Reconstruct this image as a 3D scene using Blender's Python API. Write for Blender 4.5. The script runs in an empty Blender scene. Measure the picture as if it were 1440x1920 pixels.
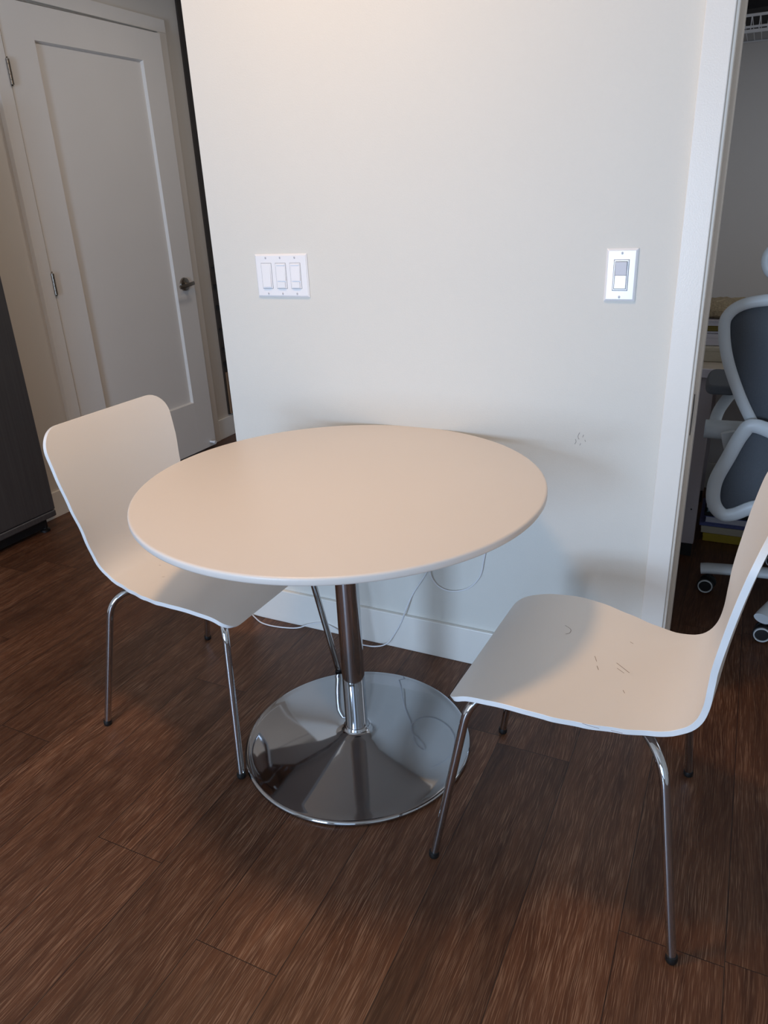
import bpy, bmesh, math, random
from mathutils import Vector, Matrix
random.seed(7)
C = bpy.context.scene.collection
S = bpy.context.scene
PI = math.pi

# ------------------------------------------------------------ camera, light, exposure
W_PX = 1440.0
F_PX, CAM = 1382.65, Vector((1.3552, -1.8499, 1.3381))
PITCH, YAW, ROLL = -0.3985, -0.4604, -0.0476
def make_camera():
    cy, sy, cp, sp = math.cos(YAW), math.sin(YAW), math.cos(PITCH), math.sin(PITCH)
    fwd = Vector((sy*cp, cy*cp, sp)); right = Vector((cy, -sy, 0)); up = right.cross(fwd)
    c, s = math.cos(ROLL), math.sin(ROLL)
    r2 = c*right + s*up; u2 = -s*right + c*up
    cd = bpy.data.cameras.new('camera'); co = bpy.data.objects.new('camera', cd); C.objects.link(co)
    M = Matrix((r2, u2, -fwd)).transposed().to_4x4(); M.translation = CAM
    co.matrix_world = M
    cd.sensor_fit = 'HORIZONTAL'; cd.sensor_width = 36.0; cd.lens = F_PX/W_PX*36.0
    cd.clip_start = 0.02
    S.camera = co
make_camera()
S.view_settings.view_transform = 'Standard'; S.view_settings.look = 'None'
S.view_settings.gamma = 1; S.view_settings.use_curve_mapping = False
S.view_settings.exposure = 0.0

def area(name, loc, rot, sx, sy, power, col, shape='RECTANGLE', spread=PI):
    l = bpy.data.lights.new(name, 'AREA'); l.shape = shape; l.size = sx; l.size_y = sy
    l.energy = power; l.color = col; l.spread = spread
    o = bpy.data.objects.new(name, l); C.objects.link(o); o.location = loc; o.rotation_euler = rot
    return o
# daylight through the two tall windows in the wall behind the camera
area('window_daylight_left', (0.10, -4.56, 0.98), (PI/2, 0, 0), 0.85, 1.3, 100, (0.53, 0.72, 1.0))
area('window_daylight_right', (1.62, -4.56, 1.22), (PI/2, 0, 0), 1.3, 1.8, 14, (0.53, 0.72, 1.0))
# added fill lights: one brightens the study, one the hall and its door
area('study_fill_light', (2.93, 1.05, 1.5), (PI/2, 0, PI/2), 1.0, 1.2, 6, (0.82, 0.90, 1.0))
area('hall_fill_light', (-0.55, 1.15, 2.53), (0, 0, 0), 0.34, 0.34, 4.5, (1.0, 0.93, 0.88), 'DISK')
# the flush ceiling lamp over the table
area('ceiling_lamp_light', (0.32, -0.86, 2.53), (0, 0, 0), 0.26, 0.26, 15.5, (1.0, 0.62, 0.31), 'DISK')
w = bpy.data.worlds.new('world'); S.world = w; w.use_nodes = True
w.node_tree.nodes['Background'].inputs[0].default_value = (0.55, 0.68, 0.85, 1)
w.node_tree.nodes['Background'].inputs[1].default_value = 0.4

# ------------------------------------------------------------ materials
def lin(c):
    def f(v):
        v /= 255.0
        return v/12.92 if v <= 0.04045 else ((v+0.055)/1.055)**2.4
    return (f(c[0]), f(c[1]), f(c[2]), 1)
def mat(name, rgb, rough=0.5, metal=0.0, bump=0.0, bscale=200, vary=0.0, vscale=4, coat=0.0, spec=None, stretch=None):
    m = bpy.data.materials.new(name); m.use_nodes = True
    nt = m.node_tree; N = nt.nodes; L = nt.links; b = N['Principled BSDF']
    b.inputs['Base Color'].default_value = lin(rgb); b.inputs['Roughness'].default_value = rough
    b.inputs['Metallic'].default_value = metal; b.inputs['Coat Weight'].default_value = coat
    if spec is not None: b.inputs['Specular IOR Level'].default_value = spec
    tc = N.new('ShaderNodeTexCoord'); mp = N.new('ShaderNodeMapping'); L.new(tc.outputs['Object'], mp.inputs[0])
    if stretch: mp.inputs['Scale'].default_value = stretch
    n2 = N.new('ShaderNodeTexNoise'); n2.inputs['Scale'].default_value = vscale; n2.inputs['Detail'].default_value = 5
    L.new(mp.outputs[0], n2.inputs['Vector'])
    mx = N.new('ShaderNodeMix'); mx.data_type = 'RGBA'; mx.blend_type = 'MULTIPLY'; mx.inputs[0].default_value = 1
    rp = N.new('ShaderNodeValToRGB'); v = 1-vary
    rp.color_ramp.elements[0].position = 0.3; rp.color_ramp.elements[0].color = (v, v, v, 1)
    rp.color_ramp.elements[1].position = 0.7; rp.color_ramp.elements[1].color = (1, 1, 1, 1)
    L.new(n2.outputs[0], rp.inputs[0]); mx.inputs[6].default_value = lin(rgb)
    L.new(rp.outputs[0], mx.inputs[7]); L.new(mx.outputs[2], b.inputs['Base Color'])
    if bump:
        n1 = N.new('ShaderNodeTexNoise'); n1.inputs['Scale'].default_value = bscale; n1.inputs['Detail'].default_value = 2
        L.new(mp.outputs[0], n1.inputs['Vector'])
        bp = N.new('ShaderNodeBump'); bp.inputs['Strength'].default_value = bump; bp.inputs['Distance'].default_value = 0.001
        L.new(n1.outputs[0], bp.inputs['Height']); L.new(bp.outputs[0], b.inputs['Normal'])
    return m
M = {
 'wall': mat('wall_paint', (221, 220, 213), 0.62, bump=0.35, bscale=260, vary=0.015),
 'hall_wall': mat('hall_paint', (216, 211, 203), 0.62, bump=0.3, bscale=260, vary=0.015),
 'room_wall': mat('room_paint', (212, 206, 202), 0.65, bump=0.3, bscale=260, vary=0.015),
 'ceiling': mat('ceiling_paint', (232, 222, 208), 0.8, bump=0.3, bscale=120, vary=0.02),
 'trim': mat('trim_paint', (236, 234, 228), 0.32, bump=0.25, bscale=330, vary=0.02),
 'jamb': mat('jamb_paint', (232, 220, 206), 0.38, bump=0.15, bscale=200, vary=0.03),
 'door': mat('door_paint', (232, 228, 222), 0.34, bump=0.1, bscale=300, vary=0.02),
 'white_laminate': mat('white_lacquer_table', (228, 219, 211), 0.38, bump=0.06, bscale=500, vary=0.015, vscale=3),
 'shell': mat('white_lacquer_shell', (238, 229, 219), 0.34, bump=0.08, bscale=420, vary=0.02, vscale=5),
 'shell_edge_lit': mat('white_lacquer_edge_lit', (240, 240, 240), 0.3, bump=0.08, bscale=420, vary=0.02, vscale=9),  # whiter copy of the shell lacquer, window light put into the edge colour
 'scratch': mat('scratch_mark', (140, 112, 96), 0.7, vary=0.3, vscale=90),
 'scuff': mat('wall_scuff_mark', (172, 168, 164), 0.8, vary=0.3, vscale=90),
 'chrome': mat('polished_chrome', (196, 197, 200), 0.045, 1.0, vary=0.02, vscale=7),
 'chrome_base': mat('polished_steel_base', (176, 178, 182), 0.06, 1.0, bump=0.02, bscale=9, vary=0.03, vscale=5),
 'nickel': mat('satin_nickel', (150, 142, 132), 0.28, 1.0, vary=0.05, vscale=30),
 'black_rubber': mat('black_rubber', (16, 15, 15), 0.5, vary=0.2, vscale=60),
 'plastic': mat('white_switch_plastic', (240, 242, 246), 0.18, vary=0.01, vscale=30),
 'plastic_seam': mat('switch_gap', (120, 122, 128), 0.5, vary=0.1, vscale=60),
 'plastic_grey': mat('pale_grey_paddle', (214, 216, 224), 0.25, vary=0.01, vscale=30),
 'cord': mat('white_cord', (232, 234, 238), 0.35, vary=0.05, vscale=50),
 'fridge': mat('dark_stainless', (112, 110, 110), 0.42, 0.7, bump=0.04, bscale=40, vary=0.18, vscale=14, stretch=(1, 6, 0.15)),
 'fridge_side': mat('fridge_black', (32, 30, 30), 0.5, vary=0.1, vscale=20),
 'dark_wood': mat('dark_cabinet', (58, 50, 44), 0.5, vary=0.2, vscale=12),
 'tan': mat('tan_board', (140, 112, 86), 0.6, vary=0.15, vscale=20),
 'black': mat('matte_black', (14, 13, 14), 0.6, vary=0.2, vscale=30),
 'office_white': mat('office_chair_plastic', (205, 210, 213), 0.38, vary=0.03, vscale=20),
 'office_mesh': mat('office_chair_mesh', (92, 96, 102), 0.75, bump=0.8, bscale=700, vary=0.12, vscale=300),
 'desk_top': mat('desk_laminate', (205, 190, 172), 0.35, vary=0.12, vscale=10, stretch=(1, 12, 1)),
 'desk_edge': mat('desk_white', (206, 200, 208), 0.4, vary=0.03, vscale=12),
 'desk_leg': mat('desk_leg_paint', (178, 168, 170), 0.45, vary=0.06, vscale=8),
 'paper': mat('paper_white', (205, 203, 212), 0.8, bump=0.6, bscale=60, vary=0.12, vscale=80, stretch=(1, 1, 14)),
 'paper_cream': mat('paper_cream', (196, 186, 166), 0.8, bump=0.6, bscale=60, vary=0.16, vscale=80, stretch=(1, 1, 14)),
 'olive': mat('olive_cover', (128, 112, 46), 0.6, vary=0.12, vscale=20),
 'yellow': mat('yellow_cover', (176, 150, 40), 0.6, vary=0.12, vscale=20),
 'teal': mat('teal_cover', (84, 112, 118), 0.5, vary=0.12, vscale=20),
 'blue': mat('blue_cover', (92, 98, 150), 0.5, vary=0.12, vscale=20),
 'straw': mat('woven_straw', (186, 166, 134), 0.9, bump=1.0, bscale=160, vary=0.45, vscale=160),
 'wire': mat('white_wire', (200, 200, 204), 0.35, vary=0.04, vscale=20),
 'dark_stuff': mat('dark_clothes', (30, 27, 30), 0.95, vary=0.4, vscale=14),
}
g = bpy.data.materials.new('lamp_diffuser'); g.use_nodes = True
gb = g.node_tree.nodes['Principled BSDF']; gb.inputs['Base Color'].default_value = (0.9, 0.85, 0.75, 1)
gb.inputs['Emission Color'].default_value = (1, 0.7, 0.45, 1); gb.inputs['Emission Strength'].default_value = 2.0
M['diffuser'] = g

def floor_material():
    m = bpy.data.materials.new('brown_vinyl_planks'); m.use_nodes = True
    nt = m.node_tree; N = nt.nodes; L = nt.links; b = N['Principled BSDF']
    def nd(t, **k):
        n = N.new(t)
        for a, v in k.items(): setattr(n, a, v)
        return n
    def math_(op, a, b_=None, c=None):
        n = nd('ShaderNodeMath', operation=op)
        for i, v in enumerate((a, b_, c)):
            if v is None: continue
            if isinstance(v, (int, float)): n.inputs[i].default_value = v
            else: L.new(v, n.inputs[i])
        return n.outputs[0]
    tc = nd('ShaderNodeTexCoord'); at = nd('ShaderNodeAttribute'); at.attribute_name = 'plank_tone'
    rnd = at.outputs['Fac']
    sep = nd('ShaderNodeSeparateXYZ'); L.new(tc.outputs['Object'], sep.inputs[0])
    x, y = sep.outputs[0], sep.outputs[1]
    rz = math_('MULTIPLY', rnd, 37.0)
    # broad distortion of the grain: cathedral figure
    c1 = nd('ShaderNodeCombineXYZ'); L.new(math_('MULTIPLY', x, 7.0), c1.inputs[0]); L.new(math_('MULTIPLY', y, 1.6), c1.inputs[1]); L.new(rz, c1.inputs[2])
    nz = nd('ShaderNodeTexNoise'); nz.inputs['Scale'].default_value = 1.0; nz.inputs['Detail'].default_value = 3; L.new(c1.outputs[0], nz.inputs['Vector'])
    dx = math_('MULTIPLY_ADD', nz.outputs[0], 0.055, x)
    def streak(sx, sy, det, off):
        c = nd('ShaderNodeCombineXYZ'); L.new(math_('MULTIPLY', dx, sx), c.inputs[0]); L.new(math_('MULTIPLY', y, sy), c.inputs[1])
        L.new(math_('ADD', rz, off), c.inputs[2])
        n = nd('ShaderNodeTexNoise'); n.inputs['Scale'].default_value = 1.0; n.inputs['Detail'].default_value = det
        n.inputs['Roughness'].default_value = 0.6; L.new(c.outputs[0], n.inputs['Vector']); return n.outputs[0]
    fine = streak(640, 15, 2, 0); mid = streak(42, 2.6, 4, 5.3); big = streak(9, 2.2, 3, 9.1)
    def ramp(v, p0, p1, c0, c1_):
        r = nd('ShaderNodeValToRGB'); e = r.color_ramp.elements
        e[0].position = p0; e[0].color = c0; e[1].position = p1; e[1].color = c1_; L.new(v, r.inputs[0]); return r.outputs[0]
    base = ramp(mid, 0.32, 0.68, lin((68, 38, 22)), lin((96, 60, 39)))
    base2 = nd('ShaderNodeMix', data_type='RGBA', blend_type='MULTIPLY'); base2.inputs[0].default_value = 1
    L.new(base, base2.inputs[6]); L.new(ramp(big, 0.3, 0.7, (0.72, 0.72, 0.72, 1), (1.12, 1.12, 1.12, 1)), base2.inputs[7])
    gate = ramp(big, 0.35, 0.62, (0.35, 0.35, 0.35, 1), (1, 1, 1, 1))
    fm = math_('MULTIPLY', ramp(fine, 0.50, 0.66, (0, 0, 0, 1), (1, 1, 1, 1)), gate)
    st = nd('ShaderNodeMix', data_type='RGBA'); L.new(math_('MULTIPLY', fm, 0.55), st.inputs[0]); L.new(base2.outputs[2], st.inputs[6])
    st.inputs[7].default_value = lin((158, 122, 96))
    tone = nd('ShaderNodeMix', data_type='RGBA', blend_type='MULTIPLY'); tone.inputs[0].default_value = 1
    L.new(st.outputs[2], tone.inputs[6])
    tv = math_('MULTIPLY_ADD', rnd, 0.42, 0.80)
    tcmb = nd('ShaderNodeCombineColor'); [L.new(tv, tcmb.inputs[i]) for i in range(3)]
    L.new(tcmb.outputs[0], tone.inputs[7])
    # seams from the UVs, which run in metres from the plank's edges
    uv = nd('ShaderNodeUVMap'); uv.uv_map = 'edge'; su = nd('ShaderNodeSeparateXYZ'); L.new(uv.outputs[0], su.inputs[0])
    uv2 = nd('ShaderNodeUVMap'); uv2.uv_map = 'edge2'; su2 = nd('ShaderNodeSeparateXYZ'); L.new(uv2.outputs[0], su2.inputs[0])
    d = math_('MINIMUM', math_('MINIMUM', su.outputs[0], su.outputs[1]), math_('MINIMUM', su2.outputs[0], su2.outputs[1]))
    seam = math_('LESS_THAN', d, 0.0009)
    fin = nd('ShaderNodeMix', data_type='RGBA'); L.new(math_('MULTIPLY', seam, 0.85), fin.inputs[0]); L.new(tone.outputs[2], fin.inputs[6]); fin.inputs[7].default_value = lin((24, 15, 12))
    L.new(fin.outputs[2], b.inputs['Base Color'])
    L.new(math_('MULTIPLY_ADD', fm, 0.15, 0.40), b.inputs['Roughness'])
    b.inputs['Specular IOR Level'].default_value = 0.4
    bp = nd('ShaderNodeBump'); bp.inputs['Strength'].default_value = 0.35; bp.inputs['Distance'].default_value = 0.0008
    L.new(math_('SUBTRACT', math_('MULTIPLY', fine, 0.8), math_('MULTIPLY', seam, 2.0)), bp.inputs['Height']); L.new(bp.outputs[0], b.inputs['Normal'])
    return m

# ------------------------------------------------------------ mesh helpers
def new(): return bmesh.new()
def box(bm, x0, x1, y0, y1, z0, z1, mi=0):
    v = [bm.verts.new((x, y, z)) for x in (x0, x1) for y in (y0, y1) for z in (z0, z1)]
    for f in ((0,1,3,2), (4,6,7,5), (0,4,5,1), (2,3,7,6), (0,2,6,4), (1,5,7,3)):
        bm.faces.new([v[i] for i in f]).material_index = mi
    return v
def lathe(bm, prof, c=(0,0,0), seg=96, axis='z', mi=0):
    rings = []
    for r, h in prof:
        if r < 1e-6:
            p = {'z': (0,0,h), 'x': (h,0,0), 'y': (0,h,0)}[axis]
            rings.append([bm.verts.new((c[0]+p[0], c[1]+p[1], c[2]+p[2]))])
        else:
            ring = []
            for k in range(seg):
                a = 2*PI*k/seg; u, v = r*math.cos(a), r*math.sin(a)
                p = {'z': (u,v,h), 'x': (h,u,v), 'y': (v,h,u)}[axis]
                ring.append(bm.verts.new((c[0]+p[0], c[1]+p[1], c[2]+p[2])))
            rings.append(ring)
    for a, b in zip(rings, rings[1:]):
        for k in range(seg):
            k2 = (k+1) % seg
            if len(a) == 1 and len(b) == 1: continue
            if len(a) == 1: f = [a[0], b[k], b[k2]]
            elif len(b) == 1: f = [a[k], b[0], a[k2]]
            else: f = [a[k], b[k], b[k2], a[k2]]
            bm.faces.new(f).material_index = mi
def catmull(P, n=8, closed=False):
    P = [Vector(p) for p in P]; out = []
    m = len(P); rng = range(m if closed else m-1)
    for i in rng:
        if closed: p0, p1, p2, p3 = P[(i-1) % m], P[i], P[(i+1) % m], P[(i+2) % m]
        else: p0, p1, p2, p3 = P[max(i-1, 0)], P[i], P[i+1], P[min(i+2, m-1)]
        for k in range(n):
            t = k/n
            out.append(0.5*((2*p1)+(-p0+p2)*t+(2*p0-5*p1+4*p2-p3)*t*t+(-p0+3*p1-3*p2+p3)*t**3))
    if not closed: out.append(P[-1])
    return out
def fillet(P, r, n=8):
    P = [Vector(p) for p in P]; out = [P[0]]
    for a, b, c in zip(P, P[1:], P[2:]):
        d1 = (a-b); d2 = (c-b); q = min(r, d1.length*0.45, d2.length*0.49)
        s = b+d1.normalized()*q; e = b+d2.normalized()*q
        for k in range(n+1):
            t = k/n; out.append(s*(1-t)**2+b*2*t*(1-t)+e*t*t)
    out.append(P[-1]); return out
def tube(bm, P, r, seg=16, closed=False, cap=True, flat=None, mi=0):
    P = [Vector(p) for p in P]; n = len(P); rings = []
    nrm = None
    for i in range(n):
        if closed: t = (P[(i+1) % n]-P[(i-1) % n])
        else: t = P[min(i+1, n-1)]-P[max(i-1, 0)]
        t.normalize()
        if nrm is None:
            nrm = t.orthogonal().normalized() if flat is None else (Vector(flat)-t*t.dot(Vector(flat))).normalized()
        elif flat is not None: nrm = (Vector(flat)-t*t.dot(Vector(flat))).normalized()
        else: nrm = (nrm-t*t.dot(nrm)).normalized()
        bn = t.cross(nrm)
        ra = r if isinstance(r, (int, float)) else r[0]; rb = r if isinstance(r, (int, float)) else r[1]
        rings.append([bm.verts.new(P[i]+nrm*ra*math.cos(2*PI*k/seg)+bn*rb*math.sin(2*PI*k/seg)) for k in range(seg)])
    pairs = list(zip(rings, rings[1:]))
    if closed: pairs.append((rings[-1], rings[0]))
    for a, b in pairs:
        for k in range(seg):
            bm.faces.new([a[k], a[(k+1) % seg], b[(k+1) % seg], b[k]]).material_index = mi
    if cap and not closed:
        bm.faces.new(rings[0][::-1]).material_index = mi; bm.faces.new(rings[-1]).material_index = mi
def prism(bm, poly, z0, z1, mi=0):
    a = [bm.verts.new((x, y, z0)) for x, y in poly]; b = [bm.verts.new((x, y, z1)) for x, y in poly]; n = len(poly)
    bm.faces.new(a[::-1]).material_index = mi; bm.faces.new(b).material_index = mi
    for i in range(n): bm.faces.new([a[i], a[(i+1) % n], b[(i+1) % n], b[i]]).material_index = mi
def obj(name, bm, mats, parent=None, smooth=False, bevel=0, bseg=2, loc=None, rot=None, angle=35):
    bmesh.ops.recalc_face_normals(bm, faces=bm.faces)
    me = bpy.data.meshes.new(name); bm.to_mesh(me); bm.free()
    for m in (mats if isinstance(mats, (list, tuple)) else [mats]): me.materials.append(M[m] if isinstance(m, str) else m)
    o = bpy.data.objects.new(name, me); C.objects.link(o)
    if smooth:
        for p in me.polygons: p.use_smooth = True
        try: me.set_sharp_from_angle(angle=math.radians(angle))
        except Exception: pass
    if bevel:
        b = o.modifiers.new('bevel', 'BEVEL'); b.width = bevel; b.segments = bseg; b.limit_method = 'ANGLE'
    if parent is not None: o.parent = parent
    if loc: o.location = loc
    if rot: o.rotation_euler = rot
    return o
def thing(name, label, cat, loc=(0,0,0), rz=0, group=None):
    o = bpy.data.objects.new(name, None); C.objects.link(o); o.empty_display_size = 0.05
    o.location = loc; o.rotation_euler = (0, 0, rz); tag(o, label, cat, group); return o
def tag(o, label, cat, group=None):
    o['label'] = label; o['category'] = cat
    if group: o['group'] = group
    return o
def struct(name, bm, m, label=None, cat=None, **k):
    o = obj(name, bm, m, **k); o['kind'] = 'structure'
    if label: o['label'] = label
    if cat: o['category'] = cat
    return o

# ------------------------------------------------------------ the setting
XL, XR, YB, YH, ZC = -1.54, 3.0, -4.62, 2.8, 2.6
WL, WR = -0.0815, 1.215          # the main wall's free end and the doorway's edge
T = 0.12
def build_floor():
    bm = new(); uv = bm.loops.layers.uv.new('edge'); uv2 = bm.loops.layers.uv.new('edge2')
    col = bm.loops.layers.float_color.new('plank_tone')
    ends = {0: -0.992, 2: -1.11, 6: -0.76, 4: -0.33, 1: -1.45, 3: -1.52, 5: -1.32, -1: -0.40}
    w, Lp = 0.19, 1.22
    rn = random.Random(5)
    for k in range(-9, 16):
        x0 = 0.145+w*k; x1 = x0+w
        e = ends.get(k, rn.uniform(-1.2, 0)); y = e-Lp*4
        while y < 3.2:
            y1 = y+Lp; a, b = max(y, YB-0.2), min(y1, 3.0)
            if b > a:
                tone = rn.random()
                vs = [bm.verts.new(p) for p in ((x0, a, 0), (x1, a, 0), (x1, b, 0), (x0, b, 0))]
                f = bm.faces.new(vs)
                for lp in f.loops:
                    q = lp.vert.co
                    lp[uv].uv = (q.x-x0, q.y-y); lp[uv2].uv = (x1-q.x, y1-q.y); lp[col] = (tone, tone, tone, 1)
            y = y1
    f = struct('floor', bm, floor_material(), 'dark brown wood-look plank floor with pale grain', 'floor')
build_floor()
bm = new(); box(bm, XL-.1, XR+.1, YB-.1, 3.0, ZC, ZC+.1); struct('ceiling', bm, 'ceiling', 'plain off-white ceiling', 'ceiling')
bm = new(); box(bm, WL, WR-.005, 0, T, 0, ZC)
struct('wall_north', bm, 'wall', 'pale cream painted wall behind the round table', 'wall')
bm = new(); box(bm, 2.24, XR, 0, T, 0, ZC); box(bm, WR-.005, 2.24, 0, T, 2.2, ZC)
struct('wall_northeast', bm, 'wall', 'cream wall above and beyond the open doorway', 'wall')
# hall wall on the left, with the opening of the panelled door
DY0, DY1, DZ = 0.668, 1.632, 2.172
bm = new(); box(bm, XL-.12, XL, YB, DY0-.012, 0, ZC); box(bm, XL-.12, XL, DY1+.012, 3.0, 0, ZC); box(bm, XL-.12, XL, DY0-.012, DY1+.012, DZ+.012, ZC)
struct('wall_west', bm, 'hall_wall', 'grey-beige hall wall holding the panelled door', 'wall')
bm = new(); box(bm, XL-.5, XL-.45, DY0-.2, DY1+.2, 0, ZC); struct('wall_closet', bm, 'hall_wall', 'wall inside the closet behind the panelled door', 'wall')
bm = new(); box(bm, XL, 1.15, 2.8, 2.9, 0, ZC); struct('wall_hall_end', bm, 'hall_wall', 'end wall of the hallway', 'wall')
# study beyond the doorway
bm = new(); box(bm, 1.07, 1.15, T, 2.9, 0, ZC); struct('wall_study_west', bm, 'room_wall', 'left wall of the study', 'wall')
bm = new(); box(bm, 1.15, XR, 1.8, 1.9, 0, ZC); struct('wall_study_north', bm, 'room_wall', 'grey-beige back wall of the study', 'wall')
bm = new(); box(bm, XR, XR+.1, YB, 2.0, 0, ZC); struct('wall_east', bm, 'wall', 'right wall of the dining room and study', 'wall')
# window wall behind the camera
bm = new()
for a, b in ((XL-.1, -0.35), (0.55, 0.95), (2.30, XR+.1)): box(bm, a, b, YB-.12, YB, 0, ZC)
for a, b, t in ((-0.35, 0.55, 1.70), (0.95, 2.30, 2.17)): box(bm, a, b, YB-.12, YB, 0, 0.27); box(bm, a, b, YB-.12, YB, t, ZC)
struct('wall_south', bm, 'wall', 'window wall on the far side of the dining room', 'wall')
for i, (a, b, t) in enumerate(((-0.35, 0.55, 1.70), (0.95, 2.30, 2.17))):
    bm = new()
    for z in (0.27, t-.05): box(bm, a, b, YB+.0, YB+.04, z, z+.05)
    for xx in (a, b-.05): box(bm, xx, xx+.05, YB, YB+.04, 0.32, t-.05)
    struct('window_%d' % (i+1), bm, 'trim', 'white framed window behind the camera', 'window')

# baseboards
BB = 0.1245
def baseboard(name, pts, label):
    # run along x (y const, facing -y) or along y (x const, facing +x)
    bm = new()
    for (x0, x1, y0, y1) in pts: box(bm, x0, x1, y0, y1, 0.0, BB)
    struct(name, bm, 'trim', label, 'baseboard', bevel=0.0025)
baseboard('baseboard_north', [(WL-.014, WR-.011, -.014, 0)], 'white baseboard along the cream wall')
baseboard('baseboard_wall_end', [(WL-.014, WL, 0, T)], 'white baseboard around the free end of the cream wall')
baseboard('baseboard_west', [(XL, XL+.014, YB, DY0-.075), (XL, XL+.014, DY1+.075, 2.8)], 'baseboard of the hall wall')
baseboard('baseboard_study', [(1.15, XR, 1.786, 1.8)], 'baseboard of the study back wall')

# doorway casing and split jamb with the pocket for a sliding door (right)
bm = new(); box(bm, 1.2035, 1.2595, -.018, 0, 0, 2.2); struct('trim_1', bm, 'trim', 'wide white casing at the doorway beside the cream wall', 'door casing', bevel=0.002)
bm = new(); box(bm, 2.20, 2.26, -.018, 0, 0, 2.2); box(bm, 1.2035, 2.26, -.018, 0, 2.2, 2.27); struct('trim_2', bm, 'trim', 'white head and far casing of the doorway', 'door casing', bevel=0.002)
bm = new(); box(bm, WR-.004, 1.2665, -.010, 0.036, 0, 2.2); box(bm, WR-.004, 1.2735, 0.074, T+.015, 0, 2.2)
box(bm, 2.18, 2.205, -.004, T+.004, 0, 2.2)
struct('trim_3', bm, 'jamb', 'split white jamb of the sliding door pocket', 'door jamb', bevel=0.002)
bm = new(); box(bm, WR-.004, 1.259, 0.040, 0.070, 0.012, 2.19)
d2 = struct('door_2', bm, 'jamb', 'edge of a sliding door tucked into the wall pocket', 'door', bevel=0.001)
bm = new()
ring = [(1.2592, 0.055+0.011*math.cos(a), 0.822+0.052*math.sin(a)) for a in [2*PI*k/32 for k in range(32)]]
v = [bm.verts.new(p) for p in ring]; v2 = [bm.verts.new((p[0]+.008, p[1], p[2])) for p in ring]
bm.faces.new(v2); bm.faces.new(v[::-1])
for k in range(32): bm.faces.new([v[k], v[(k+1) % 32], v2[(k+1) % 32], v2[k]])
obj('edge_pull', bm, 'black', d2)

# hall door casing
bm = new(); c0, c1 = XL, XL+.018
box(bm, c0, c1+.008, DY0-.072, DY0-.006, 0, DZ+.006); box(bm, c0, c1, DY1+.004, DY1+.068, 0, DZ+.006); box(bm, c0, c1, DY0-.072, DY1+.068, DZ+.006, DZ+.066)
struct('trim_4', bm, 'door', 'casing around the panelled hall door', 'door casing', bevel=0.002)
bm = new(); box(bm, XL-.12, XL, DY0-.012, DY0-.002, 0, DZ+.01); box(bm, XL-.12, XL, DY1+.002, DY1+.012, 0, DZ+.01); box(bm, XL-.12, XL, DY0-.012, DY1+.012, DZ+.001, DZ+.012)
box(bm, XL-.08, XL-.045, DY1-.01, DY1+.002, 0, DZ)
struct('trim_5', bm, 'door', 'jamb around the panelled hall door', 'door jamb')
# hall door, slightly ajar; local frame: x = along leaf, y = out of the room, hinge at origin
DW, DH, DT = 0.94, 2.152, 0.038
door = bpy.data.objects.new('door_1', None); C.objects.link(door); door['kind'] = 'structure'
door['label'] = 'grey panelled hall door standing slightly ajar'; door['category'] = 'door'
door.location = (XL+.016, DY0, 0.010); door.rotation_euler = (0, 0, PI/2-math.radians(2.0))
bm = new()      # leaf local: X along width, Y = -thickness..0 ; front face at Y=0 -> room side is -Y after rotation
pw0, pw1, pz0, pz1, dep, bv = 0.160, 0.795, 0.292, 2.020, 0.0165, 0.0055
def quad(P, mi=0): bm.faces.new([bm.verts.new(p) for p in P]).material_index = mi
def frame(y):  # front face strips around the panel
    quad([(0, y, 0), (pw0, y, 0), (pw0, y, DH), (0, y, DH)]); quad([(pw1, y, 0), (DW, y, 0), (DW, y, DH), (pw1, y, DH)])
    quad([(pw0, y, 0), (pw1, y, 0), (pw1, y, pz0), (pw0, y, pz0)]); quad([(pw0, y, pz1), (pw1, y, pz1), (pw1, y, DH), (pw0, y, DH)])
f0, b0 = -0.004, DT
frame(f0)
ip = [(pw0+bv*.35, pz0+bv), (pw1-bv, pz0+bv), (pw1-bv, pz1-bv), (pw0+bv*.35, pz1-bv)]; op = [(pw0, pz0), (pw1, pz0), (pw1, pz1), (pw0, pz1)]
for k in range(4):
    a, b = op[k], op[(k+1) % 4]; c, d = ip[(k+1) % 4], ip[k]
    quad([(a[0], f0, a[1]), (b[0], f0, b[1]), (c[0], f0+dep, c[1]), (d[0], f0+dep, d[1])])
quad([(p[0], f0+dep, p[1]) for p in ip])
quad([(0, b0, 0), (DW, b0, 0), (DW, b0, DH), (0, b0, DH)])
quad([(0, f0, 0), (0, b0, 0), (0, b0, DH), (0, f0, DH)]); quad([(DW, f0, 0), (DW, b0, 0), (DW, b0, DH), (DW, f0, DH)])
quad([(0, f0, 0), (DW, f0, 0), (DW, b0, 0), (0, b0, 0)]); quad([(0, f0, DH), (DW, f0, DH), (DW, b0, DH), (0, b0, DH)])
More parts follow.
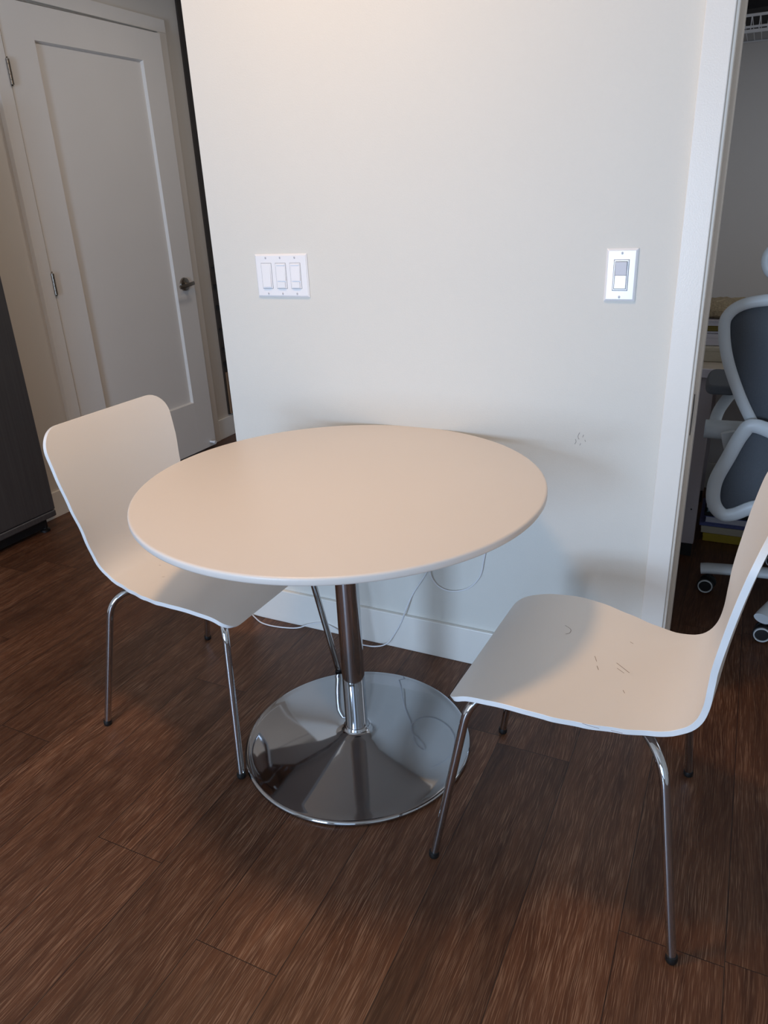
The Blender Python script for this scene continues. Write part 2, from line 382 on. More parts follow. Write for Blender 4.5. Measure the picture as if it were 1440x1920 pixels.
# joint lines between stiles and rails
for z0, z1 in ((0.0, pz0), (pz1, DH)):
    for xx in (pw0, pw1): box(bm, xx-.0006, xx+.0006, f0-.0003, f0+.001, z0, z1)
bmesh.ops.remove_doubles(bm, verts=bm.verts, dist=1e-5)
obj('door_leaf', bm, 'door', door)
bm = new(); lathe(bm, [(0, -.014), (.020, -.014), (.034, -.009), (.036, 0), (0, 0)], (0.860, f0, 0.952), 40, 'y')
h = obj('door_handle', bm, 'nickel', door, smooth=True)
bm = new(); tube(bm, [(0.860, f0-.012, .952), (0.860, f0-.048, .952)], 0.010)
tube(bm, catmull([(0.883, f0-.050, .956), (0.860, f0-.052, .954), (0.82, f0-.050, .948), (0.775, f0-.044, .944)]), (0.010, 0.006), 14, flat=(0, 0, 1))
obj('lever', bm, 'nickel', h, smooth=True)
for z in (0.20, 1.045, 1.885):
    bm = new()
    for k in range(5): tube(bm, [(-.004, -.014, z-.046+k*.0188), (-.004, -.014, z-.046+k*.0188+.0178)], 0.0075, 12)
    for s in (-.052, .050): lathe(bm, [(0, s), (.0055, s+.001), (0, s+.006)], (-.004, -.014, z), 10)
    box(bm, 0.0, .006, -.0065, -.0035, z-.046, z+.046)
    obj('hinge', bm, 'nickel', door, smooth=True)
bm = new(); tube(bm, [(DW-.05, f0-.002, .03), (DW-.05, f0-.03, .03)], .007, 12); tube(bm, [(DW-.05, f0-.03, .03), (DW-.05, f0-.042, .03)], .010, 12)
obj('door_stop', bm, 'plastic', door, smooth=True)

# ------------------------------------------------------------ round table
TX, TY = 0.556, -0.4625
tb = thing('round_table', 'round white pedestal table with polished chrome foot against the cream wall', 'table', (TX, TY, 0))
TR, TH = 0.4702, 0.7458
bm = new()
lathe(bm, [(0, TH), (TR-.006, TH), (TR-.0025, TH-.0006), (TR-.0006, TH-.0025), (TR, TH-.005), (TR, TH-.013), (TR-.002, TH-.0165), (TR-.006, TH-.0185), (TR-.05, TH-.024), (0, TH-.024)], seg=200)
obj('tabletop', bm, ['white_laminate'], tb, smooth=True, angle=50)
bm = new(); lathe(bm, [(0, .7214), (.11, .7214), (.11, .7166), (.04, .7146), (0, .7146)], seg=64)
obj('mounting_plate', bm, 'black', tb, smooth=True)
bm = new(); lathe(bm, [(0, .7165), (.0295, .7165), (.0295, .052), (0, .052)], seg=64)
obj('pole', bm, 'chrome', tb, smooth=True)
bm = new()
prof = [(0, .0600), (.0300, .0600), (.0312, .0585), (.0325, .0545), (.0360, .0495), (.0430, .0460), (.06, .0425), (.10, .0375), (.16, .030), (.22, .0225), (.27, .0165), (.286, .0140), (.292, .0145), (.297, .0135), (.3005, .0105), (.3015, .007), (.3005, .003), (.297, .0015), (.28, .001), (0, .001)]
lathe(bm, prof, seg=200)
obj('pedestal_base', bm, 'chrome_base', tb, smooth=True, angle=60)

# ------------------------------------------------------------ bent plywood chairs
PROF = [(0.241, .410), (0.234, .4195), (0.218, .4305), (0.192, .4410), (0.150, .4490), (0.09, .4525), (0.02, .448), (-0.05, .4435), (-0.11, .4415), (-0.16, .4465), (-0.196, .462), (-0.217, .488), (-0.228, .525), (-0.234, .57), (-0.242, .63), (-0.253, .70), (-0.265, .765), (-0.279, .828), (-0.286, .855)]
HW = [(0.0, .211), (.05, .217), (.12, .225), (.2, .228), (.26, .224), (.33, .210), (.40, .192), (.46, .177), (.52, .170), (.58, .175), (.66, .187), (.76, .204), (.86, .215), (.93, .218), (1.0, .217)]
def interp(tab, t):
    for (a, u), (b, v) in zip(tab, tab[1:]):
        if t <= b:
            k = (t-a)/(b-a); k = k*k*(3-2*k)*0.5+k*0.5
            return u+(v-u)*k
    return tab[-1][1]
def shell_bm(scratches):
    P = catmull([(0, d, z) for d, z in PROF], 10)
    L_ = [0]
    for a, b in zip(P, P[1:]): L_.append(L_[-1]+(b-a).length)
    tot = L_[-1]
    # resample with dense rows at the ends for the rounded corners
    ss = []
    for k in range(12): ss.append(0.07*(1-math.cos(PI/2*k/12)))
    k0 = 90
    for k in range(k0+1): ss.append(0.07+(tot-0.14)*k/k0)
    for k in range(11, -1, -1): ss.append(tot-0.07*(1-math.cos(PI/2*k/12)))
    def at(s):
        for i in range(len(L_)-1):
            if s <= L_[i+1] or i == len(L_)-2:
                t = (s-L_[i])/(L_[i+1]-L_[i]); return P[i].lerp(P[i+1], t), (P[i+1]-P[i]).normalized()
    NC = 28; TH_ = 0.0115; top = []; bot = []
    bm = new()
    rc = 0.06; rows = []
    for s in ss:
        p, t = at(s); nrm = Vector((0, -t.z, t.y)).normalized()    # points up / forward
        if nrm.z < 0 and abs(nrm.z) > abs(nrm.y): nrm = -nrm
        u = s/tot; hw = interp(HW, u)
        e = min(s, tot-s); rr = 0.036 if s < tot/2 else 0.062
        if e < rr: hw = hw-rr+math.sqrt(max(0, rr*rr-(rr-e)**2))
        rows.append((p, nrm, u, hw))
    # make normals consistent
    for i in range(1, len(rows)):
        if rows[i][1].dot(rows[i-1][1]) < 0: rows[i] = (rows[i][0], -rows[i][1], rows[i][2], rows[i][3])
    if rows[0][1].z < 0: rows = [(p, -n, u, h) for p, n, u, h in rows]
    for p, nrm, u, hw in rows:
        ra, rb = [], []
        cup = 0.015*min(1, max(0, (u-.5)/.2))
        sag = 0.004*max(0, 1-abs(u-.25)/.25)
        front = 0.010*max(0, 1-u/.10)
        for j in range(NC+1):
            q = -1+2*j/NC
            q = math.sin(q*PI/2)*0.35+q*0.65
            x = q*hw
            off = (cup+sag)*(x/.21)**2 + front*(1-(x/.21)**2)*0.0
            # slight bow of the two free edges
            bow = 0.0
            base = p+nrm*off
            ra.append(bm.verts.new((x, base.y, base.z))); b2 = base-nrm*TH_
            rb.append(bm.verts.new((x, b2.y, b2.z)))
        top.append(ra); bot.append(rb)
    for i in range(len(top)-1):
        for j in range(NC):
            bm.faces.new([top[i][j], top[i][j+1], top[i+1][j+1], top[i+1][j]])
            bm.faces.new([bot[i][j], bot[i+1][j], bot[i+1][j+1], bot[i][j+1]])
        for j in (0, NC):
            bm.faces.new([top[i][j], top[i+1][j], bot[i+1][j], bot[i][j]]).material_index = 1
    for i in (0, len(top)-1):
        for j in range(NC):
            bm.faces.new([top[i][j], top[i][j+1], bot[i][j+1], bot[i][j]]).material_index = 1
    # thin dark scratches worn into the lacquer: (x, d) polylines on the seat
    def seat_z(d):
        best = min(P, key=lambda v: abs(v.y-d) + (10 if v.z > .5 else 0)); return best.z
    for line in scratches:
        pts = [Vector((x, d, seat_z(d)+0.004*max(0, 1-abs((0.236-d)/tot-.25)/.25)*(x/.21)**2+.0002)) for x, d in line]
        pts = catmull(pts, 5)
        a = []
        for i, pnt in enumerate(pts):
            t = (pts[min(i+1, len(pts)-1)]-pts[max(i-1, 0)]).normalized(); n = t.cross(Vector((0, 0, 1)))*0.0005
            a.append((bm.verts.new(pnt-n), bm.verts.new(pnt+n)))
        for u_, v_ in zip(a, a[1:]): bm.faces.new([u_[0], u_[1], v_[1], v_[0]]).material_index = 2
    return bm
LEG_R = 0.0092
def leg_path(sx, sd, f):
    fx, fy = f
    if sd > 0: return fillet([(fx, fy, .008), (sx*.186, .200, .4115), (sx*.05, .05, .4275)], .055, 12)
    return fillet([(fx, fy, .008), (sx*.192, -.172, .4075), (sx*.05, -.05, .4265)], .06, 12)
def make_chair(label, loc, rz, scratches, feet):
    t = thing('dining_chair', label, 'chair', loc, rz, None)
    obj('seat_shell', shell_bm(scratches), ['shell', 'shell_edge_lit', 'scratch'], t, smooth=True, angle=50, bevel=0.0025, bseg=3)
    bm = new(); box(bm, -.075, .075, -.07, .07, .4275, .4315)
    tube(bm, [(-.075, 0, .4255), (.075, 0, .4255)], .003, 8)
    for a in (-.05, .05):
        for b_ in (-.05, .05): lathe(bm, [(0, -.008), (.008, -.006), (.009, 0), (0, 0)], (a, b_*.6, .4275), 12)
    obj('mounting_plate', bm, 'chrome', t, smooth=True)
    for sx in (-1, 1):
        for sd in (1, -1):
            bm = new(); tube(bm, leg_path(sx, sd, feet[(sx, sd)]), LEG_R, 20)
            lg = obj('leg', bm, 'chrome', t, smooth=True, angle=60)
            bm = new(); f = leg_path(sx, sd, feet[(sx, sd)])[0]
            lathe(bm, [(0, 0), (.0098, 0), (.0113, .003), (.0113, .010), (.0104, .015), (0, .015)], (f.x, f.y, 0.0005), 24)
            obj('rubber_foot', bm, 'black_rubber', lg, smooth=True)
    return t
# local: +y is the chair's front.  left chair faces +x, right chair faces -x
make_chair('white bentwood chair with chrome legs tucked under the table by the hall door', (0.109, -0.443, 0), -PI/2-math.radians(1.5),
           [[(.05, -.12), (.052, -.125)], [(.10, -.06), (.105, -.066)]],
           {(1, 1): (.250, .241), (-1, 1): (-.240, .245), (1, -1): (.236, -.240), (-1, -1): (-.235, -.265)})
make_chair('white bentwood chair with scratched seat pulled out by the doorway', (1.161, -0.517, 0), PI/2-math.radians(2.6),
           [[(.095, .085), (.085, .07), (.07, .068), (.062, .075)], [(.012, .0), (-.005, -.008)], [(-.02, -.012), (-.032, -.018)], [(.10, -.055), (.096, -.062)],
            [(.01, -.045), (-.012, -.075)], [(-.008, -.05), (-.018, -.066)], [(-.075, -.075), (-.083, -.08)], [(-.212, -.03), (-.212, -.045), (-.21, -.06)], [(-.205, -.08), (-.203, -.10)]],
           {(-1, 1): (-0.231, 0.265), (1, 1): (0.222, 0.266), (-1, -1): (-0.258, -0.235), (1, -1): (0.262, -0.199)})

# ------------------------------------------------------------ switches
def rbox(bm, x0, x1, z0, z1, y0, y1, b, mi=0):
    """block on the wall from depth y0 (wall side) to y1 (front), front edge pulled in by b"""
    a = [(x0, z0), (x1, z0), (x1, z1), (x0, z1)]; c = [(x0+b, z0+b), (x1-b, z0+b), (x1-b, z1-b), (x0+b, z1-b)]
    A = [bm.verts.new((x, y0, z)) for x, z in a]; B = [bm.verts.new((x, y0+(y1-y0)*.35, z)) for x, z in a]; D = [bm.verts.new((x, y1, z)) for x, z in c]
    for P_, Q_ in ((A, B), (B, D)):
        for k in range(4): bm.faces.new([P_[k], P_[(k+1) % 4], Q_[(k+1) % 4], Q_[k]]).material_index = mi
    bm.faces.new(D).material_index = mi; bm.faces.new(A[::-1]).material_index = mi
def switch(label, x, z, kinds, Wd, Hd):
    n = len(kinds)
    t = thing('wall_switch', label, 'light switch', (x, 0, z))
    bm = new(); rbox(bm, -Wd/2, Wd/2, -Hd/2, Hd/2, 0, -.0065, .005); obj('wall_plate', bm, 'plastic', t, bevel=.0008)
    for i, k in enumerate(kinds):
        cx = (i-(n-1)/2)*.0478
        bm = new(); box(bm, cx-.0175, cx+.0175, -.0069, -.004, -.0348, .0348); obj('switch_gap', bm, 'plastic_seam', t, bevel=.0003)
        bm = new()
        if k == 'plain':
            box(bm, cx-.0166, cx+.0166, -.0078, -.004, -.0339, .0339)
            o = obj('switch_surround', bm, 'plastic', t, bevel=.0006)
            bm = new(); V = box(bm, cx-.0135, cx+.0135, -.0105, -.005, -.0305, .0305)
            for q in V:
                if q.co.y < -.01: q.co.y = -.0086 if q.co.z > 0 else -.0125
            obj('rocker', bm, 'plastic', t, bevel=.0008)
        elif k == 'dimmer':
            box(bm, cx-.0166, cx+.0166, -.0078, -.004, -.0339, .0339)
            obj('switch_surround', bm, 'plastic', t, bevel=.0006)
            bm = new(); V = box(bm, cx-.0128, cx+.0150, -.0115, -.005, -.0135, .0265)
            for q in V:
                if q.co.y < -.01 and q.co.z > 0: q.co.y = -.0088
            obj('rocker', bm, 'plastic', t, bevel=.0008)
            bm = new(); box(bm, cx-.0128, cx+.0150, -.0100, -.005, .0285, .0318); obj('slide_tab', bm, 'plastic', t, bevel=.0006)
            bm = new(); box(bm, cx-.0120, cx+.0130, -.0118, -.005, -.0322, -.0165); obj('dimmer_button', bm, 'plastic', t, bevel=.001)
        else:
            box(bm, cx-.0166, cx+.0166, -.0085, -.004, -.0339, .0339)
            obj('switch_surround', bm, 'plastic', t, bevel=.0015)
            bm = new(); box(bm, cx-.0140, cx+.0140, -.0089, -.006, -.0308, .0308); obj('rocker_gap', bm, 'plastic_seam', t)
            bm = new(); V = box(bm, cx-.0128, cx+.0128, -.012, -.005, 0, .0296)
            for q in V:
                if q.co.y < -.01: q.co.y = -.0090 if q.co.z < .01 else -.0122
            obj('rocker', bm, 'plastic_grey', t, bevel=.0006)
            bm = new(); V = box(bm, cx-.0128, cx+.0128, -.012, -.005, -.0296, -.0002)
            for q in V:
                if q.co.y < -.01: q.co.y = -.0090 if q.co.z > -.01 else -.0098
            obj('rocker', bm, 'plastic', t, bevel=.0006)
        for s in (-1, 1):
            bm = new(); lathe(bm, [(0, -.0080), (.0022, -.0078), (.0030, -.0064), (.0030, -.005), (0, -.005)], (cx, 0, s*.0485), 20, 'y')
            box(bm, cx-.0005, cx+.0005, -.0083, -.0075, s*.0485-.0024, s*.0485+.0024, mi=1)
            obj('screw', bm, ['plastic_grey', 'plastic_seam'], t, smooth=True)
    return t
switch('white triple light switch plate left on the cream wall above the table', .1529, 1.1564, ['plain', 'dimmer', 'dimmer'], .1727, .1179)
switch('white single light switch plate near the doorway casing', 1.0802, 1.1564, ['rocker'], .0712, .1179)

# cord running down the wall behind the table
bm = new()
Wc = [(.70, .60), (.745, .50), (.762, .42), (.756, .36), (.744, .305), (.706, .259), (.650, .240), (.606, .255), (.588, .30), (.602, .37), (.65, .43), (.66, .48), (.63, .46), (.60, .36), (.580, .30), (.556, .255), (.527, .205), (.508, .155), (.490, .105)]
pts = [(x, -.005 if z > .16 else -.017, z) for x, z in Wc]
for i in (8, 9, 10): pts[i] = (pts[i][0], -.009, pts[i][2])
pts += [(.468, -.019, .06), (.440, -.030, .018), (.40, -.040, .0035), (.35, -.046, .0035), (.30, -.040, .0035), (.26, -.024, .02), (.20, -.018, .034), (.15, -.020, .022), (.10, -.036, .0035), (.03, -.054, .0035), (-.03, -.052, .0035), (-.075, -.03, .0035), (-.10, -.012, .004), (-.13, .03, .0035), (-.14, .12, .0035)]
tube(bm, catmull(pts, 6), 0.0022, 8)
tag(obj('power_cord', bm, 'cord', smooth=True), 'thin white cord looping down the cream wall behind the table', 'cord')

# scuffs on the wall (pencil-like marks by the table)
def scuff(pts, r=.0007):
    bm = new(); P = catmull([(x, -.0003, z) for x, z in pts], 4); a = []
    for i, p in enumerate(P):
        t = (P[min(i+1, len(P)-1)]-P[max(i-1, 0)]).normalized(); n = t.cross(Vector((0, 1, 0)))*r
        a.append((bm.verts.new(p-n), bm.verts.new(p+n)))
    for u_, v_ in zip(a, a[1:]): bm.faces.new([u_[0], u_[1], v_[1], v_[0]])
    return bm
wall = bpy.data.objects['wall_north']
for pts in ([(1.008, .770), (1.004, .760), (1.007, .752)], [(1.018, .765), (1.016, .758)], [(.998, .752), (1.000, .745), (.997, .738)], [(1.022, .752), (1.024, .747)], [(1.012, .742), (1.010, .736)]):
    obj('wall_scuff', scuff(pts), 'scuff', wall)

# ------------------------------------------------------------ kitchen / hall side
fr = thing('refrigerator', 'dark stainless steel refrigerator at the left edge of the hall', 'refrigerator', (XL, -.10, 0))
bm = new(); box(bm, .005, .11, -.38, .405, .06, 1.76); obj('body', bm, 'fridge_side', fr, bevel=.004)
bm = new(); box(bm, .113, .14, -.38, .411, .07, .10); obj('kick_strip', bm, 'fridge', fr, bevel=.006, bseg=3)
bm = new(); box(bm, .113, .14, -.38, .411, .102, 1.75); obj('refrigerator_door', bm, 'fridge', fr, bevel=.006, bseg=3)
bm = new(); box(bm, .03, .10, -.36, .38, .018, .06); obj('toe_grille', bm, 'black', fr)
for yy in (-.33, .37):
    bm = new(); lathe(bm, [(0, 0), (.022, 0), (.022, .010), (.012, .014), (.010, .062), (0, .062)], (.09, yy, 0), 20); obj('levelling_foot', bm, 'black_rubber', fr, smooth=True)

cab = thing('tall_cabinet', 'tall dark cabinet with ledges beside the panelled hall door', 'cabinet', (XL, 1.826, 0))
bm = new(); box(bm, .001, .012, 0, .62, .135, 2.56); obj('back_panel', bm, 'dark_wood', cab)
for z in (1.02, .90, .78, .66, .545, .44):
    bm = new(); box(bm, .012, .028, .004, .61, z, z+(.026 if z in (.90, .78, .44) else .008)); obj('ledge', bm, 'black', cab)
bm = new(); box(bm, .012, .024, .01, .60, .14, .40); obj('lower_panel', bm, 'tan', cab)

# ------------------------------------------------------------ study
desk = thing('desk', 'white desk with pale top in the study beyond the doorway', 'desk', (1.20, 0.98, 0))
bm = new(); box(bm, 0, 1.3, 0, .70, .728, .742); obj('desktop', bm, 'desk_top', desk, bevel=.002)
bm = new(); box(bm, 0, 1.3, -.012, 0, .712, .7425); obj('front_rail', bm, 'desk_edge', desk, bevel=.002)
for lx, ly in ((.03, .02), (1.22, .02), (.03, .62), (1.22, .62)):
    bm = new(); box(bm, lx, lx+.052, ly-.01, ly+.042, .055, .728); lg = obj('leg', bm, 'desk_leg', desk, bevel=.003)
    bm = new(); box(bm, lx+.004, lx+.048, ly-.006, ly+.038, 0.001, .055); obj('foot', bm, 'black', lg)
    bm = new(); lathe(bm, [(0, -.002), (.003, -.0015), (.003, .001), (0, .001)], (lx+.03, ly-.01, .20), 12, 'y'); obj('screw', bm, 'black', lg)
def slab(name, label, cat, m, x0, x1, y0, y1, z0, z1, rz=0, group=None, leaves=True, cover=None):
    t = thing(name, label, cat, ((x0+x1)/2, (y0+y1)/2, z0), rz, group)
    hx, hy, h = (x1-x0)/2, (y1-y0)/2, z1-z0
    if cover:
        bm = new(); c = min(.003, h*.2); box(bm, -hx+.004, hx-.004, -hy+.004, hy-.002, c, h-c); obj('pages', bm, m, t)
        bm = new(); box(bm, -hx, hx, -hy, hy, 0, c-.0002); box(bm, -hx, hx, -hy, hy, h-c+.0002, h); box(bm, -hx, hx, hy-.002, hy, c-.0002, h-c+.0002); obj('cover', bm, cover, t)
    else:
        bm = new(); box(bm, -hx, hx, -hy, hy, 0, h-.001); obj('body', bm, m, t, bevel=.002)
        bm = new(); box(bm, -hx-.001, hx+.001, -hy-.001, hy+.001, h-.012 if h > .02 else h-.003, h); obj('lid', bm, m, t, bevel=.001)
    return t
slab('storage_box', 'cream low box at the front of the study desk, lowest in its stack', 'box', 'paper_cream', 1.18, 1.45, 1.10, 1.50, .743, .793)
slab('storage_box', 'white lidded box in the stack on the study desk', 'box', 'desk_edge', 1.18, 1.45, 1.14, 1.50, .794, .834)
slab('magazine', 'thin pale magazine lying on the white lidded box', 'magazine', 'paper', 1.19, 1.44, 1.16, 1.46, .835, .841)
slab('book', 'olive green book in the stack on the study desk', 'book', 'olive', 1.19, 1.43, 1.17, 1.46, .842, .862)
slab('book', 'white paged book on top of the olive book under the straw bag', 'book', 'paper', 1.19, 1.43, 1.16, 1.45, .863, .882, cover='desk_edge')
bm = new()
Pg = [(0, 0), (.10, 0), (.12, .012), (.122, .03), (.10, .048), (.07, .056), (0, .060)]
lathe(bm, [(r, z) for r, z in Pg], seg=40)
for vv in bm.verts:
    n_ = 0.006*math.sin(vv.co.x*160)*math.cos(vv.co.y*140+vv.co.z*200); vv.co.x += n_; vv.co.z = max(0, vv.co.z+(n_ if vv.co.z > .01 else 0))
tag(obj('straw_bag', bm, 'straw', smooth=True, loc=(1.285, 1.30, .883)), 'woven straw bag slumped on top of the desk stack', 'bag')

# papers on the floor beneath the desk
st = [('yellow', 'book', 'yellow book at the bottom of the pile under the desk', 'book', .035, 1.31, 1.58, .0, None),
      ('paper_cream', 'paper_stack', 'thick cream paper bundle near the bottom of the pile under the desk', 'paper', .030, 1.30, 1.58, .0, None),
      ('blue', 'folder', 'bluish folder halfway up the pile under the desk', 'folder', .012, 1.29, 1.60, .01, None),
      ('paper', 'paper_stack', 'white paper bundle halfway up the pile under the desk', 'paper', .030, 1.31, 1.58, -.01, 'blue'),
      ('black', 'folder', 'black folder between papers in the pile under the desk', 'folder', .018, 1.305, 1.60, .0, None),
      ('paper', 'magazine', 'glossy teal covered magazine in the pile under the desk', 'magazine', .016, 1.31, 1.59, .02, 'teal'),
      ('desk_edge', 'tray', 'pale shallow tray near the top of the pile under the desk', 'tray', .012, 1.31, 1.60, .0, None),
      ('black', 'laptop_case', 'flat black case on top of the pile under the desk', 'case', .02, 1.32, 1.58, .0, None)]
zz = .001
for m_, nm, lb, ct, h_, x0, x1, rz, cov in st:
    slab(nm, lb, ct, m_, x0, x1, 1.16, 1.44, zz, zz+h_, rz, cover=cov); zz += h_+.0008

# wire closet shelf
ws = thing('wire_shelf', 'white wire closet shelf high on the study back wall', 'shelf', (1.16, 1.25, 1.80))
bm = new()
tube(bm, [(0, 0, .045), (1.7, 0, .045)], .0045, 10); tube(bm, [(0, 0, .012), (1.7, 0, .012)], .004, 10); tube(bm, [(0, .0, .000), (1.7, .0, .000)], .0055, 10)
tube(bm, [(0, .53, .045), (1.7, .53, .045)], .004, 10)
obj('rail', bm, 'wire', ws, smooth=True)
bm = new()
for k in range(67):
    x = .01+k*.025
    tube(bm, [(x, .53, .048), (x, 0, .048), (x, -.002, .0)], .0015, 6)
o = obj('wires', bm, 'wire', ws, smooth=True); o['kind'] = 'stuff'
bm = new(); box(bm, .02, .9, .06, .5, .052, .30)
for v in bm.verts: v.co.z += 0.01*math.sin(v.co.x*40)
bmesh.ops.subdivide_edges(bm, edges=bm.edges, cuts=7, use_grid_fill=True)
for v in bm.verts:
    v.co.y += .015*math.sin(v.co.x*31+v.co.z*20); 
    if v.co.z > .1: v.co.z += .02*math.sin(v.co.x*23)
ob = obj('folded_clothes', bm, 'dark_stuff', smooth=True, loc=(1.16, 1.25, 1.815)); tag(ob, 'dark folded blankets lying on the wire closet shelf', 'clothes')

# ------------------------------------------------------------ office chair (seen from behind)
OX, OY = 1.65, 0.735
oc = thing('office_chair', 'white and grey mesh office chair on castors at the study desk', 'office chair', (OX, OY, 0))
# star base
bm = new()
lathe(bm, [(0, .075), (.045, .075), (.05, .085), (.05, .12), (.035, .13), (0, .13)], seg=32)
angs = [math.radians(a) for a in (181, 247, 320, 32, 106)]
for a in angs:
    c, s = math.cos(a), math.sin(a)
    tube(bm, [(c*.03, s*.03, .105), (c*.15, s*.15, .100), (c*.26, s*.26, .092), (c*.305, s*.305, .088), (c*.325, s*.325, .084)], (.027, .018), 16, flat=(-s, c, 0))
obj('star_base', bm, 'office_white', oc, smooth=True, angle=60)
for a in angs:
    c, s = math.cos(a), math.sin(a); cx, cy = c*.300, s*.300
    # every castor trails the same way: its axle along x
    bm = new()
    for o_ in (-.017, .017): lathe(bm, [(0, -.007), (.020, -.0075), (.027, -.006), (.028, 0), (.027, .006), (.020, .0075), (0, .007)], (cx+o_*.2, cy+o_, .028), 32, 'y')
    tube(bm, [(cx, cy, .04), (cx, cy, .085)], .007, 10)
    cs = obj('castor', bm, 'black', oc, smooth=True, angle=50)
    for o_ in (-.0255, .0255):
        bm = new(); tube(bm, [(cx+o_*.15+.0225*math.cos(2*PI*k/40), cy+o_, .028+.0225*math.sin(2*PI*k/40)) for k in range(40)], (.005, .0022), 10, closed=True, flat=(0, 1, 0))
        obj('wheel_ring', bm, 'office_white', cs, smooth=True)
bm = new(); tube(bm, [(0, 0, .12), (0, 0, .26)], .026, 24); tube(bm, [(0, 0, .26), (0, 0, .40)], .014, 20); box(bm, -.09, .09, -.10, .10, .385, .42)
obj('gas_lift', bm, 'black', oc, smooth=True)
# seat: grey cushion in a white pan whose sides sweep up to the back
bm = new(); prism(bm, [(x, y) for x, y in [(v.x, v.y) for v in catmull([(-.24, -.20, 0), (-.25, .1, 0), (-.20, .26, 0), (0, .29, 0), (.20, .26, 0), (.25, .1, 0), (.24, -.20, 0), (0, -.23, 0)], 6, True)]], .43, .475)
obj('seat_cushion', bm, 'office_mesh', oc, smooth=True, bevel=.012, bseg=3)
def ysurf(z): return -.20-(z-.42)*.12
def outline(half): 
    return [( x, ysurf(z), z) for x, z in half] + [(-x, ysurf(z), z) for x, z in reversed(half)]
back = [(-.05, 1.055), (-.20, 1.050), (-.30, 1.035), (-.343, 1.00), (-.345, .95), (-.325, .87), (-.282, .77), (-.235, .685), (-.19, .61), (-.13, .575), (-.05, .565)]
bm = new(); bp_ = catmull(outline(back), 6, True)
tube(bm, bp_, (.011, .016), 14, closed=True, flat=(0, 1, 0)); obj('back_frame', bm, 'office_white', oc, smooth=True)
bm = new(); c0 = bm.verts.new((0, ysurf(.82)+.006, .82)); vs = [bm.verts.new((p.x, p.y+.004, p.z)) for p in bp_]
for i in range(len(vs)): bm.faces.new([c0, vs[i], vs[(i+1) % len(vs)]])
o = obj('mesh_panel', bm, 'office_mesh', oc, smooth=True); sd = o.modifiers.new('thickness', 'SOLIDIFY'); sd.thickness = .004
# lumbar frame below
low = [(-.03, .60), (-.14, .655), (-.232, .69), (-.262, .66), (-.290, .58), (-.315, .50), (-.313, .43), (-.285, .390), (-.25, .394), (-.19, .43), (-.08, .455), (-.02, .455)]
bm = new(); lp_ = catmull([(x, ysurf(z)-.03, z) for x, z in low]+[(-x, ysurf(z)-.03, z) for x, z in reversed(low)], 6, True)
tube(bm, lp_, (.014, .021), 14, closed=True, flat=(0, 1, 0)); obj('lumbar_frame', bm, 'office_white', oc, smooth=True)
bm = new(); c0 = bm.verts.new((0, ysurf(.55)-.02, .55)); vs = [bm.verts.new((p.x, p.y+.006, p.z)) for p in lp_]
for i in range(len(vs)): bm.faces.new([c0, vs[i], vs[(i+1) % len(vs)]])
o = obj('lumbar_panel', bm, 'office_mesh', oc, smooth=True); sd = o.modifiers.new('thickness', 'SOLIDIFY'); sd.thickness = .004
for s in (-1, 1):
    bm = new()
    tube(bm, [(s*.37, -.06, .612), (s*.355, -.06, .612), (s*.26, -.10, .625)], .030, 24)
    tube(bm, catmull([(s*.345, -.06, .62), (s*.335, -.03, .67), (s*.30, 0, .73)], 6), (.018, .011), 14, flat=(1, 0, 0))
    tube(bm, catmull([(s*.30, -.14, .63), (s*.27, -.13, .54), (s*.22, -.05, .44)], 6), (.022, .013), 14, flat=(1, 0, 0))
    a_ = obj('armrest', bm, 'office_white', oc, smooth=True)
    bm = new(); prism(bm, [(s*.335+v.x, .02+v.y) for v in catmull([(-.045, -.10, 0), (-.045, .10, 0), (0, .125, 0), (.045, .10, 0), (.045, -.10, 0), (0, -.125, 0)], 6, True)], .735, .765)
    obj('arm_pad', bm, 'office_mesh', a_, smooth=True, bevel=.008, bseg=3)
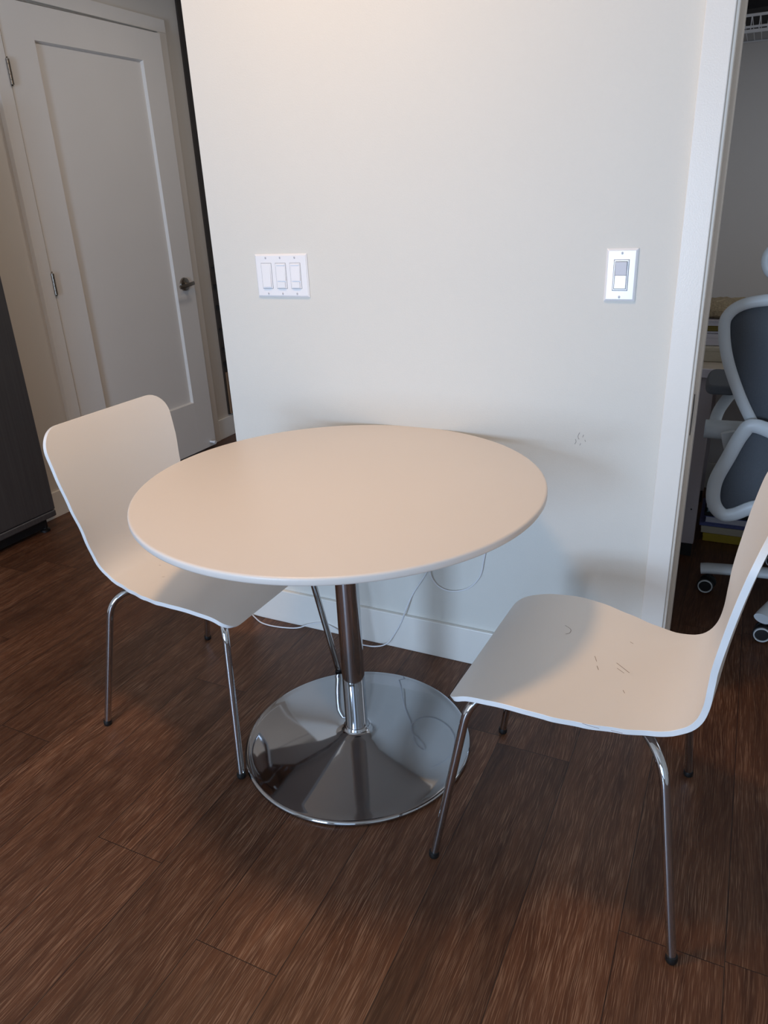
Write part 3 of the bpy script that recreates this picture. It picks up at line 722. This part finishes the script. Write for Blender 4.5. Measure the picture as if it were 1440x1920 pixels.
bm = new(); tube(bm, catmull([(0, -.24, .43), (0, -.30, .50), (0, -.315, .70), (0, -.30, .85), (0, -.285, 1.06), (0, -.26, 1.16)], 6), (.03, .012), 14, flat=(1, 0, 0)); obj('spine', bm, 'office_white', oc, smooth=True)
hd = [(-.10, 1.20), (-.22, 1.19), (-.262, 1.165), (-.258, 1.125), (-.22, 1.105), (-.10, 1.10)]
bm = new(); hp_ = catmull([(x, -.27, z) for x, z in hd]+[(-x, -.27, z) for x, z in reversed(hd)], 6, True)
tube(bm, hp_, (.012, .014), 12, closed=True, flat=(0, 1, 0))
c0 = bm.verts.new((0, -.255, 1.15)); vs = [bm.verts.new((p.x, p.y, p.z)) for p in hp_]
for i in range(len(vs)): bm.faces.new([c0, vs[i], vs[(i+1) % len(vs)]])
obj('headrest', bm, 'office_white', oc, smooth=True)

# ceiling lamp over the table
cl = thing('ceiling_lamp', 'round flush ceiling lamp above the table', 'lamp', (.32, -.86, ZC))
bm = new(); lathe(bm, [(0, 0), (.19, 0), (.19, -.03), (.18, -.035), (.18, -.03), (0, -.03)], seg=48); obj('lamp_body', bm, 'trim', cl, smooth=True)
bm = new(); lathe(bm, [(0, -.031), (.178, -.031), (.178, -.036), (0, -.045)], seg=48); obj('lamp_diffuser', bm, 'diffuser', cl, smooth=True)

hl = thing('ceiling_lamp', 'added unseen flush ceiling lamp brightening the hallway before the panelled door', 'lamp', (-.55, 1.15, ZC))  # unseen fixture, added to go with the hall fill light
bm = new(); lathe(bm, [(0, 0), (.19, 0), (.19, -.03), (.18, -.035), (.18, -.03), (0, -.03)], seg=48); obj('lamp_body', bm, 'trim', hl, smooth=True)
bm = new(); lathe(bm, [(0, -.031), (.178, -.031), (.178, -.036), (0, -.045)], seg=48); obj('lamp_diffuser', bm, 'diffuser', hl, smooth=True)
bm = new()  # unseen window frame, added around the study fill light
for z in (0.90, 2.05): box(bm, 2.96, 3.0, .55, 1.55, z, z+.05)
for yy in (.55, 1.50): box(bm, 2.96, 3.0, yy, yy+.05, .95, 2.05)
struct('window_3', bm, 'trim', 'added white window frame around the fill light on the study side wall', 'window')
